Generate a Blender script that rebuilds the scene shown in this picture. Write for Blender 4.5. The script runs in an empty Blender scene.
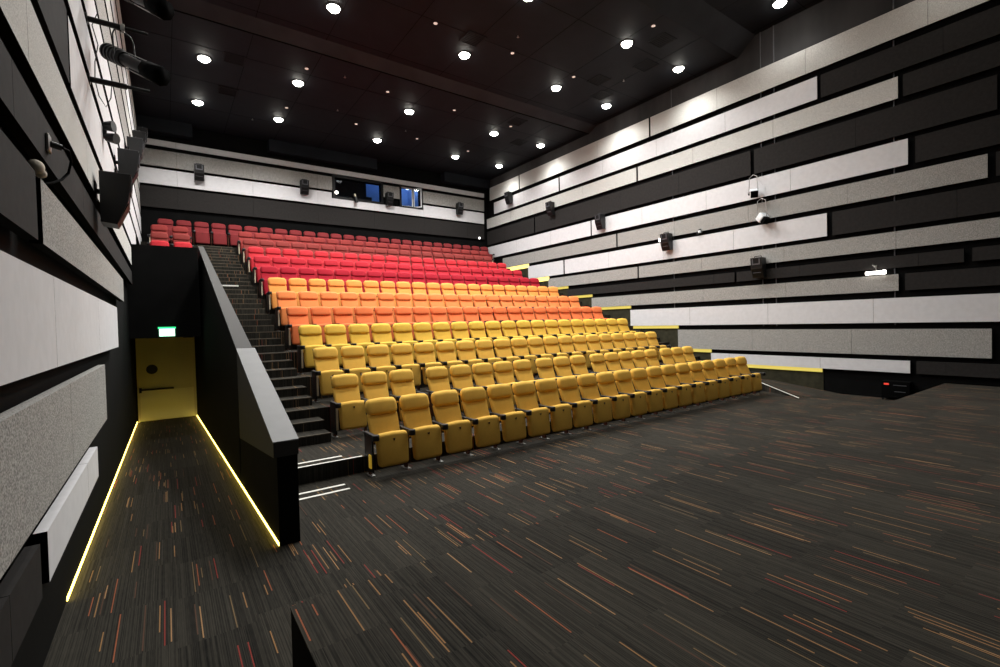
import bpy, math, random
from mathutils import Matrix, Vector
random.seed(7)
C = bpy.context.scene.collection
SC = bpy.context.scene
PI = math.pi

# ------------------------------------------------------------------ mesh kit
class MB:
    def __init__(s): s.v = []; s.f = []; s.m = []; s.smooth = []
    def add(s, vs, fs, mi=0, smooth=False):
        b = len(s.v); s.v += [tuple(p) for p in vs]
        for f in fs: s.f.append(tuple(b + i for i in f)); s.m.append(mi); s.smooth.append(smooth)
        return s
    def hexa(s, p, mi=0):      # p: 4 bottom (ccw) + 4 top
        return s.add(p, [(3,2,1,0),(4,5,6,7),(0,1,5,4),(1,2,6,5),(2,3,7,6),(3,0,4,7)], mi)
    def box(s, x0, x1, y0, y1, z0, z1, mi=0):
        return s.hexa([(x0,y0,z0),(x1,y0,z0),(x1,y1,z0),(x0,y1,z0),(x0,y0,z1),(x1,y0,z1),(x1,y1,z1),(x0,y1,z1)], mi)
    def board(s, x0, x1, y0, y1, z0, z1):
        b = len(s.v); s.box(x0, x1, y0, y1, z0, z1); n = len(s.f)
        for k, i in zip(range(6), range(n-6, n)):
            s.m[i] = [1, 0, s.ends[0], s.ends[1], s.ends[2], s.ends[3]][k]  # underside and end faces black: shade put into the panel colour
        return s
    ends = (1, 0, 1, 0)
    def rbox(s, x0, x1, y0, y1, z0, z1, r, n=3, fn=None, mi=0, seg=2):
        """box with rounded edges of radius r; fn deforms each vertex"""
        c = Vector(((x0+x1)/2, (y0+y1)/2, (z0+z1)/2)); h = Vector(((x1-x0)/2, (y1-y0)/2, (z1-z0)/2))
        r = min(r, h.x, h.y, h.z)
        def ticks(a):
            t = [-a + r*(1-math.cos(i/n*PI/2)) for i in range(n+1)] if False else [-a + r*i/n for i in range(n+1)]
            mid = [(-a+r) + (2*a-2*r)*i/seg for i in range(1, seg)] if a > r else []
            return t + mid + [-x for x in reversed(t)] if a > r else t + [-x for x in reversed(t)][1:]
        T = [ticks(h.x), ticks(h.y), ticks(h.z)]
        idx = {}; vs = []; fs = []
        def vert(i, j, k):
            key = (i, j, k)
            if key in idx: return idx[key]
            p = Vector((T[0][i], T[1][j], T[2][k]))
            q = Vector((max(-h.x+r, min(h.x-r, p.x)), max(-h.y+r, min(h.y-r, p.y)), max(-h.z+r, min(h.z-r, p.z))))
            d = p - q
            if d.length > 1e-9: p = q + d.normalized()*r
            p = p + c
            if fn: p = Vector(fn(p.x, p.y, p.z))
            idx[key] = len(vs); vs.append(tuple(p)); return idx[key]
        nx, ny, nz = len(T[0])-1, len(T[1])-1, len(T[2])-1
        for i in range(nx):
            for j in range(ny):
                fs.append((vert(i,j,0), vert(i,j+1,0), vert(i+1,j+1,0), vert(i+1,j,0)))
                fs.append((vert(i,j,nz), vert(i+1,j,nz), vert(i+1,j+1,nz), vert(i,j+1,nz)))
        for i in range(nx):
            for k in range(nz):
                fs.append((vert(i,0,k), vert(i+1,0,k), vert(i+1,0,k+1), vert(i,0,k+1)))
                fs.append((vert(i,ny,k), vert(i,ny,k+1), vert(i+1,ny,k+1), vert(i+1,ny,k)))
        for j in range(ny):
            for k in range(nz):
                fs.append((vert(0,j,k), vert(0,j,k+1), vert(0,j+1,k+1), vert(0,j+1,k)))
                fs.append((vert(nx,j,k), vert(nx,j+1,k), vert(nx,j+1,k+1), vert(nx,j,k+1)))
        return s.add(vs, fs, mi, True)
    def prism(s, poly, axis, a, b, mi=0):
        """extrude a 2-D polygon between a and b along axis"""
        def P(u, v, w): return {'x': (w,u,v), 'y': (u,w,v), 'z': (u,v,w)}[axis]
        n = len(poly)
        vs = [P(u,v,a) for u,v in poly] + [P(u,v,b) for u,v in poly]
        fs = [tuple(range(n-1,-1,-1)), tuple(range(n,2*n))] + [(i,(i+1)%n,n+(i+1)%n,n+i) for i in range(n)]
        return s.add(vs, fs, mi)
    def tube(s, pts, r, n=10, mi=0, caps=True):
        """round bar through the points; r may be a list"""
        pts = [Vector(p) for p in pts]; rs = r if isinstance(r, (list, tuple)) else [r]*len(pts)
        vs = []; fs = []; up = None
        for i, p in enumerate(pts):
            d = (pts[min(i+1,len(pts)-1)] - pts[max(i-1,0)]).normalized()
            if up is None: up = d.orthogonal().normalized()
            up = (up - d*up.dot(d)).normalized(); w = d.cross(up)
            for k in range(n):
                a = 2*PI*k/n; vs.append(p + (up*math.cos(a) + w*math.sin(a))*rs[i])
        for i in range(len(pts)-1):
            for k in range(n):
                fs.append((i*n+k, i*n+(k+1)%n, (i+1)*n+(k+1)%n, (i+1)*n+k))
        s.add(vs, fs, mi, True)
        if caps:
            s.add(vs[:n], [tuple(range(n-1,-1,-1))], mi); s.add(vs[-n:], [tuple(range(n))], mi)
        return s
    def build(s, name, mats, parent=None, loc=(0,0,0), rot=(0,0,0)):
        me = bpy.data.meshes.new(name); me.from_pydata(s.v, [], s.f)
        if not isinstance(mats, (list, tuple)): mats = [mats]
        for m in mats: me.materials.append(m)
        me.polygons.foreach_set('material_index', s.m)
        me.polygons.foreach_set('use_smooth', s.smooth)
        me.update()
        import bmesh
        bm = bmesh.new(); bm.from_mesh(me); bmesh.ops.recalc_face_normals(bm, faces=bm.faces); bm.to_mesh(me); bm.free()
        o = bpy.data.objects.new(name, me); C.objects.link(o); o.location = loc; o.rotation_euler = rot
        if parent: o.parent = parent
        return o

def tag(o, label=None, cat=None, group=None, kind=None):
    if label: o['label'] = label
    if cat: o['category'] = cat
    if group: o['group'] = group
    if kind: o['kind'] = kind
    return o
def empty(name, loc=(0,0,0), rz=0):
    o = bpy.data.objects.new(name, None); C.objects.link(o); o.location = loc; o.rotation_euler = (0,0,rz)
    o.empty_display_size = .1; return o
def struct(o, label, cat): return tag(o, label, cat, kind='structure')

# ------------------------------------------------------------------ materials
def lin(c): return tuple((x/255/12.92 if x/255 <= .04045 else ((x/255+.055)/1.055)**2.4) for x in c) + (1,)
def mat(name, rgb, rough=.8, metal=0, spec=.3, noise=None, bump=None, emit=None, linear=False):
    m = bpy.data.materials.new(name); m.use_nodes = True; nt = m.node_tree; b = nt.nodes['Principled BSDF']
    col = rgb + (1,) if linear else lin(rgb)
    b.inputs['Base Color'].default_value = col; b.inputs['Roughness'].default_value = rough
    b.inputs['Metallic'].default_value = metal; b.inputs['Specular IOR Level'].default_value = spec
    if emit:
        b.inputs['Emission Color'].default_value = lin(emit[0]); b.inputs['Emission Strength'].default_value = emit[1]
    geo = None
    if noise or bump:
        geo = nt.nodes.new('ShaderNodeTexCoord')
    if noise:      # (scale, low factor, high factor, stretch)
        n = nt.nodes.new('ShaderNodeTexNoise'); n.inputs['Scale'].default_value = noise[0]; n.inputs['Detail'].default_value = 3
        mp = nt.nodes.new('ShaderNodeMapping'); mp.inputs['Scale'].default_value = noise[3] if len(noise) > 3 else (1,1,1)
        nt.links.new(geo.outputs['Object'], mp.inputs[0]); nt.links.new(mp.outputs[0], n.inputs['Vector'])
        r = nt.nodes.new('ShaderNodeValToRGB'); e = r.color_ramp.elements
        e[0].position = .35; e[1].position = .65
        e[0].color = tuple(x*noise[1] for x in col[:3]) + (1,); e[1].color = tuple(min(1, x*noise[2]) for x in col[:3]) + (1,)
        nt.links.new(n.outputs['Fac'], r.inputs[0]); nt.links.new(r.outputs[0], b.inputs['Base Color'])
    if bump:
        n2 = nt.nodes.new('ShaderNodeTexNoise'); n2.inputs['Scale'].default_value = bump[0]
        nt.links.new(geo.outputs['Object'], n2.inputs['Vector'])
        bp = nt.nodes.new('ShaderNodeBump'); bp.inputs['Strength'].default_value = bump[1]; bp.inputs['Distance'].default_value = .002
        nt.links.new(n2.outputs['Fac'], bp.inputs['Height']); nt.links.new(bp.outputs[0], b.inputs['Normal'])
    return m

def carpet():
    m = bpy.data.materials.new('striped_carpet'); m.use_nodes = True; nt = m.node_tree; N = nt.nodes; L = nt.links
    b = N['Principled BSDF']; b.inputs['Roughness'].default_value = .95; b.inputs['Specular IOR Level'].default_value = .1; b.inputs['Sheen Weight'].default_value = .05; b.inputs['Sheen Roughness'].default_value = .4; b.inputs['Sheen Tint'].default_value = (.9,.78,.65,1)
    g = N.new('ShaderNodeNewGeometry'); sp = N.new('ShaderNodeSeparateXYZ'); L.new(g.outputs['Position'], sp.inputs[0])
    def M(op, a, bb=None, c=None):
        n = N.new('ShaderNodeMath'); n.operation = op
        for i, x in enumerate((a, bb, c)):
            if x is None: continue
            if isinstance(x, (int, float)): n.inputs[i].default_value = x
            else: L.new(x, n.inputs[i])
        return n.outputs[0]
    def WN(x, y, z=0.0):
        cb = N.new('ShaderNodeCombineXYZ')
        for i, q in enumerate((x, y, z)):
            if isinstance(q, (int, float)): cb.inputs[i].default_value = q
            else: L.new(q, cb.inputs[i])
        w = N.new('ShaderNodeTexWhiteNoise'); w.noise_dimensions = '3D'; L.new(cb.outputs[0], w.inputs['Vector']); return w.outputs['Value']
    X, Y = sp.outputs['X'], sp.outputs['Y']
    tx = M('FLOOR', M('DIVIDE', X, .5))
    off = WN(tx, 3.3)
    yy = M('ADD', M('DIVIDE', Y, .72), off)
    seg = M('FLOOR', yy); fr = M('FRACT', yy)
    lane = M('FLOOR', M('DIVIDE', X, .0078))
    on = M('GREATER_THAN', WN(lane, seg, 1.5), .935)
    a = M('GREATER_THAN', fr, M('MULTIPLY', WN(lane, seg, 2.5), .45))
    c = M('LESS_THAN', fr, M('ADD', M('MULTIPLY', WN(lane, seg, 3.5), .45), .55))
    mask = M('MULTIPLY', M('MULTIPLY', on, a), c)
    rmp = N.new('ShaderNodeValToRGB'); cr = rmp.color_ramp; cr.interpolation = 'CONSTANT'
    cols = [(0, (142,108,72)), (.26, (142,84,58)), (.44, (128,54,48)), (.56, (112,94,68)), (.76, (84,62,50)), (.92, (156,122,86))]
    cr.elements[0].position = 0; cr.elements[0].color = lin(cols[0][1]); cr.elements[1].position = cols[1][0]; cr.elements[1].color = lin(cols[1][1])
    for p, q in cols[2:]: e = cr.elements.new(p); e.color = lin(q)
    L.new(WN(lane, seg, 4.5), rmp.inputs[0])
    fine = M('FLOOR', M('DIVIDE', X, .0052))
    base = N.new('ShaderNodeValToRGB'); base.color_ramp.elements[0].color = lin((13,13,12)); base.color_ramp.elements[1].color = lin((63,60,53))
    nz = N.new('ShaderNodeTexNoise'); nz.inputs['Scale'].default_value = 1.0; nz.inputs['Detail'].default_value = 4
    mp = N.new('ShaderNodeMapping'); mp.inputs['Scale'].default_value = (60, 9, 60); L.new(g.outputs['Position'], mp.inputs[0]); L.new(mp.outputs[0], nz.inputs['Vector'])
    tile = WN(tx, M('FLOOR', M('MULTIPLY', yy, .5)), 8.8)
    v = M('ADD', M('ADD', M('MULTIPLY', WN(fine, seg, .7), .62), M('MULTIPLY', nz.outputs['Fac'], .55)), M('MULTIPLY', M('SUBTRACT', tile, .9), .22))
    L.new(v, base.inputs[0])
    mx = N.new('ShaderNodeMixRGB'); L.new(mask, mx.inputs[0]); L.new(base.outputs[0], mx.inputs[1]); L.new(rmp.outputs[0], mx.inputs[2])
    L.new(mx.outputs[0], b.inputs['Base Color'])
    bp = N.new('ShaderNodeBump'); bp.inputs['Strength'].default_value = .35; bp.inputs['Distance'].default_value = .004
    L.new(v, bp.inputs['Height']); L.new(bp.outputs[0], b.inputs['Normal'])
    return m

M_carpet = carpet()
M_black = mat('black_wall_paint', (9,9,9), .9, spec=.1, noise=(3, .8, 1.25))
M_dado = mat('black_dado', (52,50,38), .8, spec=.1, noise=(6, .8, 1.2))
M_upper = mat('charcoal_render', (50,49,50), .85, noise=(1.1, .6, 1.35, (1,1,.35)))
M_ceil = mat('dark_ceiling_board', (20,23,29), .7, spec=.2, noise=(2, .85, 1.15))
M_riser_lit = mat('ceiling_riser_lit', (48,48,52), .7, spec=.2, noise=(1.5, .85, 1.15))  # ceiling tone lifted: reflected light put into the riser colour
M_edge = mat('pale_step_edge', (88,80,68), .8, noise=(9, .8, 1.15))  # paler strip along each step edge
M_vent = mat('vent_paint', (14,14,17), .7, spec=.2)
M_gap = mat('joint_and_shade_black', (6,6,6), .9, spec=.05)
M_white = mat('white_acoustic_fabric', (207,206,208), .9, noise=(9, .97, 1.03))
M_pale = mat('pale_flecked_wool_board', (190,189,185), .9, noise=(110, .72, 1.25))
M_grey = mat('grey_flecked_wool_board', (153,151,147), .9, noise=(85, .5, 1.45))
M_dark = mat('charcoal_acoustic_fabric', (41,39,38), .9, spec=.15, noise=(14, .9, 1.1))
M_plastic = mat('black_plastic', (16,16,17), .45, spec=.5)
M_matte = mat('matte_black_metal', (20,20,21), .5, metal=.3)
M_steel = mat('brushed_steel', (165,163,160), .35, metal=.9)
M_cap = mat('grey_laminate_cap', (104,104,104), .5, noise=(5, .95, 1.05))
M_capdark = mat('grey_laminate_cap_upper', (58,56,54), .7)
M_skirt = mat('dark_laminate_skirt', (52,52,51), .7)
M_nose = mat('white_nosing_strip', (235,233,225), .6)
M_door = mat('cream_door_paint', (226,216,168), .5, noise=(2, .97, 1.03))
M_kick = mat('brushed_kick_plate', (240,232,190), .35)
M_led = mat('yellow_led_tape', (255,225,60), .5, emit=((255,224,104), 9.5))
M_led_wall = mat('yellow_led_tape_glow', (120,110,50), .5, emit=((238,214,104), .78))
M_led_hot = mat('warm_led_tape_glow', (255,232,120), .5, emit=((255,236,140), 1.15))
M_lens = mat('lit_lamp_lens', (255,255,250), .3, emit=((255,252,240), 45))
M_small = mat('frosted_small_lamp', (240,225,215), .3, emit=((255,225,210), .55))  # these lamps are unlit; a faint glow is put into the lens
M_bright = mat('small_white_lamp', (255,255,250), .3, emit=((255,250,240), 5))
M_conduit = mat('grey_conduit', (88,88,92), .5, metal=.5)
M_cream = mat('cream_edge_laminate', (214,200,172), .5)
M_wood = mat('brown_side_laminate', (84,50,34), .5, noise=(12, .8, 1.2, (1,1,.1)))
M_brass = mat('lit_yellow_aisle_lens', (214,178,60), .3, emit=((255,205,70), .22))
M_button = mat('dark_brown_plastic', (70,40,22), .5)
M_green = mat('green_sign_housing', (40,190,110), .5, emit=((60,255,150), 1.2))
M_greenface = mat('lit_sign_face', (225,255,235), .5, emit=((180,255,215), 2.6))
M_glass = bpy.data.materials.new('window_glass'); M_glass.use_nodes = True
_b = M_glass.node_tree.nodes['Principled BSDF']; _b.inputs['Transmission Weight'].default_value = 1; _b.inputs['Roughness'].default_value = 0; _b.inputs['IOR'].default_value = 1.45; _b.inputs['Base Color'].default_value = (.8,.9,1,1)
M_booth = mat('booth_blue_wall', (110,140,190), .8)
M_screen = mat('lit_booth_window', (90,130,220), .4, emit=((96,140,225), .55))
M_boothdark = mat('booth_dark_curtain', (12,14,20), .9)
M_pvc = mat('white_window_frame', (225,228,232), .5)
M_red = mat('red_indicator', (230,60,50), .4, emit=((255,80,60), .5))
M_foam = mat('off_white_lumpy_foam', (225,214,196), .9, noise=(30, .8, 1.1), bump=(60, .8))

# ------------------------------------------------------------------ layout numbers (metres)
LX, RX, BY, FY = -.73, 15.25, 22.6, -4.0         # inner faces of the walls
TUN = 5.15; DOORY = 16.8; RAMP = -.37            # the entrance passage
PX0, PX1 = .84, 1.075                            # parapet between passage and stairs
STG = .49; STX = .57; STY = 3.09
D, H = 1.214, .4713
def deck(k): return .235 if k == 2 else .706 + H*(k-3)
def riser(k): return 7.0 if k == 2 else 9.06 + D*(k-3)
ROWY = {1: 7.106, 2: 8.90}
for k in range(3, 14): ROWY[k] = 10.133 + D*(k-3)

# ------------------------------------------------------------------ shell
f = MB(); f.box(LX-.1, RX+.1, FY, TUN, -.15, 0); f.box(PX1-.02, RX+.1, TUN, BY, -.15, 0)
struct(f.build('floor', M_carpet), 'dark carpet floor with thin orange and red streaks', 'floor')
f = MB(); f.hexa([(LX-.1,TUN,-.15),(PX1,TUN,-.15),(PX1,DOORY,RAMP-.15),(LX-.1,DOORY,RAMP-.15),(LX-.1,TUN,0),(PX1,TUN,0),(PX1,DOORY,RAMP),(LX-.1,DOORY,RAMP)])
struct(f.build('floor_passage', M_carpet), 'streaked carpet ramp running down to the exit door', 'floor')
f = MB(); f.box(STX, RX, FY, STY, 0, STG-.012, 1); f.box(STX-.004, RX, FY, STY+.004, STG-.012, STG, 0)
struct(f.build('floor_stage', [M_carpet, M_black]), 'low carpeted stage platform in front of the seats', 'stage')

# tiered seating floor
t = MB()
prof = [(7.0, 0), (7.0, .235)]
for k in range(3, 14): prof += [(riser(k), deck(k-1)), (riser(k), deck(k))]
prof += [(BY, deck(13)), (BY, 0)]
t.prism(prof, 'x', 2.25, 13.95)
def stair_prof():
    p = [(7.0, 0), (7.0, .235)]; z = .235
    for k in range(3, 14):
        r = riser(k)
        for j in (2, 1):
            p += [(r-D/3*j, z), (r-D/3*j, z+H/3)]; z += H/3
        p += [(r, z), (r, deck(k))]; z = deck(k)
    return p + [(BY, deck(13)), (BY, 0)]
left = MB(); left.prism(stair_prof(), 'x', PX1, 2.25)
for k in range(3, 14):
    for j in (2, 1, 0):
        yy_ = riser(k) - D/3*j; zz_ = deck(k) - H/3*j
        left.box(PX1, 2.25, yy_-.003, yy_+.03, zz_-.016, zz_+.003, 1)
right = MB(); right.prism([(a, b) for a, b in stair_prof()], 'x', 13.95, RX)
struct(t.build('floor_tiers', M_carpet), 'carpeted tiers rising under the seat rows', 'seating tiers')
struct(left.build('floor_stairs', [M_carpet, M_edge]), 'carpeted aisle stairs climbing left of the seats', 'stairs')
struct(right.build('floor_stairs_far', M_carpet), 'carpeted stairs between the seats and the right wall', 'stairs')
# small left block decks
b = MB(); pr = [(DOORY+.2, 0), (DOORY+.2, deck(9))]
for k in range(10, 14): pr += [(riser(k), deck(k-1)), (riser(k), deck(k))]
pr += [(BY, deck(13)), (BY, 0)]
b.prism(pr, 'x', LX, PX1)
struct(b.build('floor_tiers_left', M_carpet), 'short carpeted tiers behind the wall above the exit door', 'seating tiers')
# right hand ramp to the first tier
r = MB(); r.add([(13.74,5.71,0),(14.2,5.25,0),(RX,5.25,0),(RX,7.0,0),(14.42,7.0,0),(RX,7.0,.235),(14.42,7.0,.235)],
      [(0,1,2,5,6),(0,6,4),(2,3,5),(3,4,6,5),(0,4,3,2,1)])
struct(r.build('floor_side_ramp', M_carpet), 'short carpet ramp rising beside the right wall', 'ramp')

def runs_of(y0, y1, seam, off=0):
    """board joints every `seam` m"""
    cuts = [y0]; y = off
    while y < y1:
        if y0 + .4 < y < y1 - .4: cuts.append(y)
        y += seam
    return cuts + [y1]

# walls
w = MB(); w.box(RX, RX+.2, FY, BY+.2, -.15, 9.86); w.box(RX, RX+.2, FY, BY+.2, 9.86, 11.4, 1)
struct(w.build('wall_right', [M_black, M_upper]), 'black right side wall behind the striped panels', 'wall')
w = MB(); w.box(LX-.2, LX, FY, BY+.2, -.6, 11.4)
struct(w.build('wall_left', M_black), 'black left side wall behind the striped panels', 'wall')
w = MB(); w.box(LX-.2, RX+.2, FY-.2, FY, -.15, 11.4)
struct(w.build('wall_front', M_black), 'dark end wall beyond the stage', 'wall')
# back wall with two openings (projection booth)
w = MB(); W1 = (6.68, 8.93, 8.30, 9.20); W2 = (9.98, 11.06, 8.30, 9.24)
w.box(LX-.2, W1[0], BY, BY+.2, 0, 11.2); w.box(W1[1], W2[0], BY, BY+.2, 0, 11.2); w.box(W2[1], RX+.2, BY, BY+.2, 0, 11.2)
for q in (W1, W2):
    w.box(q[0], q[1], BY, BY+.2, 0, q[2]); w.box(q[0], q[1], BY, BY+.2, q[3], 11.2)
struct(w.build('wall_back', M_black), 'black rear wall above the top row', 'wall')
# booth room behind
w = MB(); w.box(6.3, 11.4, 24.6, 24.7, 7.4, 10.2); w.box(6.3, 6.4, BY+.2, 24.6, 7.4, 10.2); w.box(11.3, 11.4, BY+.2, 24.6, 7.4, 10.2)
w.box(6.3, 11.4, BY+.2, 24.7, 7.3, 7.4); w.box(6.3, 11.4, BY+.2, 24.7, 10.2, 10.3)
struct(w.build('wall_booth', M_booth), 'blue-lit projection booth walls behind the windows', 'wall')
w = MB(); w.box(6.4, 8.35, 23.0, 23.05, 7.4, 10.2); w.box(8.35, 8.62, 23.0, 23.05, 7.4, 8.62); w.box(6.4, 11.3, 23.9, 23.95, 7.4, 8.35)
struct(w.build('wall_booth_partition', M_boothdark), 'dark partition inside the projection booth', 'wall')

# front wall above the exit door and the parapet
WY = 14.75
w = MB(); w.box(LX, -.70, DOORY, DOORY+.2, RAMP-.1, 4.3); w.box(.70, PX1+.02, DOORY, DOORY+.2, RAMP-.1, 4.3); w.box(LX, .765, WY, DOORY+.2, 2.03, 4.36)
w.box(-.72, .72, DOORY+.19, DOORY+.22, RAMP-.1, 2.1)
struct(w.build('wall_over_door', M_black), 'tall black wall over the exit door, red seats showing above it', 'wall')
w = MB()
w.hexa([(.87,TUN,-.1),(PX1,TUN,-.1),(PX1,DOORY,-.5),(.70,DOORY,-.5),(PX0+.03,TUN,.93),(PX1-.005,TUN,.93),(PX1-.005,7.86,1.75),(PX0+.02,7.86,1.75)]) if False else None
# body in two lengths, the face leaning slightly
def zt(y): return 1.06 + (y-TUN)*(1.915-1.06)/(7.86-TUN) if y <= 7.86 else 1.915 + (y-7.86)*(4.72-1.915)/(DOORY-7.86)
def fx(y): return .87 - (y-TUN)*.0146
w.hexa([(fx(TUN),TUN,-.1),(PX1-.01,TUN,-.1),(PX1-.01,7.86,-.3),(fx(7.86),7.86,-.3),(PX0+.03,TUN,zt(TUN)-.05),(PX1-.01,TUN,zt(TUN)-.05),(PX1-.01,7.86,zt(7.86)-.05),(PX0+.03,7.86,zt(7.86)-.05)])
w.hexa([(fx(7.86),7.86,-.3),(PX1-.01,7.86,-.3),(PX1-.01,DOORY,-.5),(fx(DOORY),DOORY,-.5),(PX0,7.86,zt(7.86)-.02),(PX1-.04,7.86,zt(7.86)-.02),(PX1-.04,DOORY,zt(DOORY)-.02),(.88,DOORY,zt(DOORY)-.02)])
struct(w.build('wall_parapet', M_black), 'black parapet wall between the passage and the aisle stairs', 'wall')
w = MB()
w.hexa([(PX0,TUN-.005,zt(TUN)-.16),(PX1,TUN-.005,zt(TUN)-.16),(PX1,7.86,zt(7.86)-.3),(PX0,7.86,.60),(PX0,TUN-.005,zt(TUN)-.012),(PX1,TUN-.005,zt(TUN)-.012),(PX1,7.86,zt(7.86)-.012),(PX0,7.86,zt(7.86)-.012)], 1)
w.hexa([(PX0-.004,TUN-.01,zt(TUN)-.012),(PX1+.004,TUN-.01,zt(TUN)-.012),(PX1+.004,7.865,zt(7.865)-.012),(PX0-.004,7.865,zt(7.86)-.012),(PX0-.004,TUN-.01,zt(TUN)),(PX1+.004,TUN-.01,zt(TUN)),(PX1+.004,7.865,zt(7.86)),(PX0-.004,7.865,zt(7.86))], 0)
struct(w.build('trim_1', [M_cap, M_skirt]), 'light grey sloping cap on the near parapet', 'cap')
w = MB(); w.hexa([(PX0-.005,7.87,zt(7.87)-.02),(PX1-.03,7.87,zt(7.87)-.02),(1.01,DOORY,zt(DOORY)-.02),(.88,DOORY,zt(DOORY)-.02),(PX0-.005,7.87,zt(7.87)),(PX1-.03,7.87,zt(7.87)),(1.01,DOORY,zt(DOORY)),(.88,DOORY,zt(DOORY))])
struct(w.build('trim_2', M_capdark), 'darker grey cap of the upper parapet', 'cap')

# ceiling: three levels with sloped risers between, joints as thin grooves
CZ = [(14.55, BY+.2, 10.30), (8.0, 14.1, 10.50), (FY-.2, 7.45, 10.95)]
c = MB()
for y0, y1, z in CZ: c.box(LX-.2, RX+.2, y0, y1, z, 11.5)
def slope(ya, za, yb, zb): c.hexa([(LX-.2,ya,za),(RX+.2,ya,za),(RX+.2,yb,zb),(LX-.2,yb,zb),(LX-.2,ya,11.5),(RX+.2,ya,11.5),(RX+.2,yb,11.5),(LX-.2,yb,11.5)], 1)
slope(14.1, 10.50, 14.55, 10.30); slope(7.45, 10.95, 8.0, 10.50)
struct(c.build('ceiling', [M_ceil, M_riser_lit]), 'almost black stepped ceiling', 'ceiling')
g = MB()
for y0, y1, z in CZ:
    x = .4
    while x < RX: g.box(x, x+.012, max(y0, 0), y1, z-.003, z+.01); x += 1.83
    y = y0 + 1.4
    while y < y1:
        if y > 0: g.box(LX, RX, y, y+.012, z-.003, z+.01)
        y += 2.2
g.hexa([(LX,14.53,10.29),(RX,14.53,10.29),(RX,14.56,10.29),(LX,14.56,10.29),(LX,14.53,10.33),(RX,14.53,10.33),(RX,14.56,10.33),(LX,14.56,10.33)])
struct(g.build('trim_3', M_gap), 'thin joints between the ceiling boards', 'joints')
# bulkhead boards under the ceiling on the rear wall
for i, (x0, x1, z1) in enumerate(((LX, 1.12, 10.3), (3.87, 8.64, 10.3), (12.34, RX, 10.3))):
    b = MB(); b.box(x0, x1, BY-.42, BY, 9.8, z1)
    struct(b.build('trim_%d' % (4+i), M_ceil), ['dark bulkhead board under the ceiling, left end of the rear wall', 'dark bulkhead board over the projection windows', 'dark bulkhead board in the right rear corner'][i], 'bulkhead')

# ------------------------------------------------------------------ acoustic panels
ROWZ = {1:(9.09,9.80),2:(8.27,8.90),3:(7.58,8.12),4:(6.65,7.41),5:(5.88,6.52),6:(5.19,5.72),7:(4.40,5.04),8:(3.83,4.27),9:(3.35,3.66),10:(2.77,3.19),11:(1.96,2.59),12:(1.13,1.80),13:(.69,1.00)}
MATP = {'white': M_white, 'pale flecked': M_pale, 'grey flecked': M_grey, 'charcoal': M_dark}
ORD = ['', 'topmost', 'second', 'third', 'fourth', 'fifth', 'sixth', 'seventh', 'eighth', 'ninth', 'tenth', 'eleventh', 'twelfth', 'lowest']
def panel(side, row, y0, y1, col, where, thick=.10):
    z0, z1 = ROWZ[row]; m = MB()
    cuts = runs_of(y0, y1, 2.655, {1:.7,2:.43,3:1.6,4:2.17,5:1.13,6:2.37,7:.2,8:1.33,9:.9,10:1.29,11:1.81,12:2.3,13:.4}[row])
    for a, b2 in zip(cuts, cuts[1:]):
        a2 = a + (.003 if a > y0 else 0); b3 = b2 - (.003 if b2 < y1 else 0)
        m.ends = (1, 0, 1, 0) if side == 'left' else (1, 0, 1, 0)
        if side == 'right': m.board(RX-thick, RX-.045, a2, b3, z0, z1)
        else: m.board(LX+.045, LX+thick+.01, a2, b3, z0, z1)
    for ya in (y0+.1, y1-.2):
        m.box(*((RX-.05, RX, ya, ya+.1, z0+.06, z1-.06) if side == 'right' else (LX, LX+.05, ya, ya+.1, z0+.06, z1-.06)), 1)
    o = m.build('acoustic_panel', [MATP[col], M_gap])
    tag(o, '%s acoustic panel, %s strip of the %s wall, %s' % (col, ORD[row], side, where), 'acoustic panel', 'acoustic panels of the %s wall' % side)
    return o
F0 = -3.0
RIGHT = {
 1: [(19.42,22.10,'pale flecked','by the rear corner'),(11.36,19.34,'pale flecked','middle length'),(F0,11.29,'pale flecked','nearest the stage')],
 2: [(16.41,21.71,'white','by the rear corner'),(5.72,16.33,'white','long middle length'),(F0,5.63,'charcoal','nearest the stage')],
 3: [(11.98,22.45,'pale flecked','by the rear corner'),(3.93,11.90,'pale flecked','middle length'),(F0,3.83,'charcoal','nearest the stage')],
 4: [(18.26,22.45,'charcoal','by the rear corner'),(7.59,18.18,'charcoal','long middle length'),(2.2,7.48,'charcoal','third from the rear'),(F0,2.10,'charcoal','nearest the stage')],
 5: [(14.45,22.40,'white','by the rear corner'),(3.74,14.38,'white','middle length'),(F0,3.60,'charcoal','nearest the stage')],
 6: [(13.04,21.0,'grey flecked','by the rear corner'),(2.35,12.97,'grey flecked','middle length'),(F0,2.22,'charcoal','nearest the stage')],
 7: [(16.20,18.81,'white','by the rear corner'),(5.51,16.12,'white','middle length'),(F0,5.38,'charcoal','nearest the stage')],
 8: [(12.01,17.28,'grey flecked','nearest the rear'),(F0,11.94,'grey flecked','nearest the stage')],
 9: [(8.15,15.96,'charcoal','nearest the rear'),(2.74,8.08,'charcoal','middle length'),(F0,2.60,'charcoal','nearest the stage')],
 10:[(3.94,14.47,'grey flecked','rear length'),(F0,3.81,'charcoal','nearest the stage')],
 11:[(F0,12.39,'white','one unbroken length')],
 12:[(2.29,10.26,'grey flecked','one long length')],
 13:[(3.72,9.0,'white','low beside the seats'),(F0,3.60,'charcoal','just above the stage')]}
for r_, L_ in RIGHT.items():
    for a, b2, col, wh in L_: panel('right', r_, a, b2, col, wh)
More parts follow.
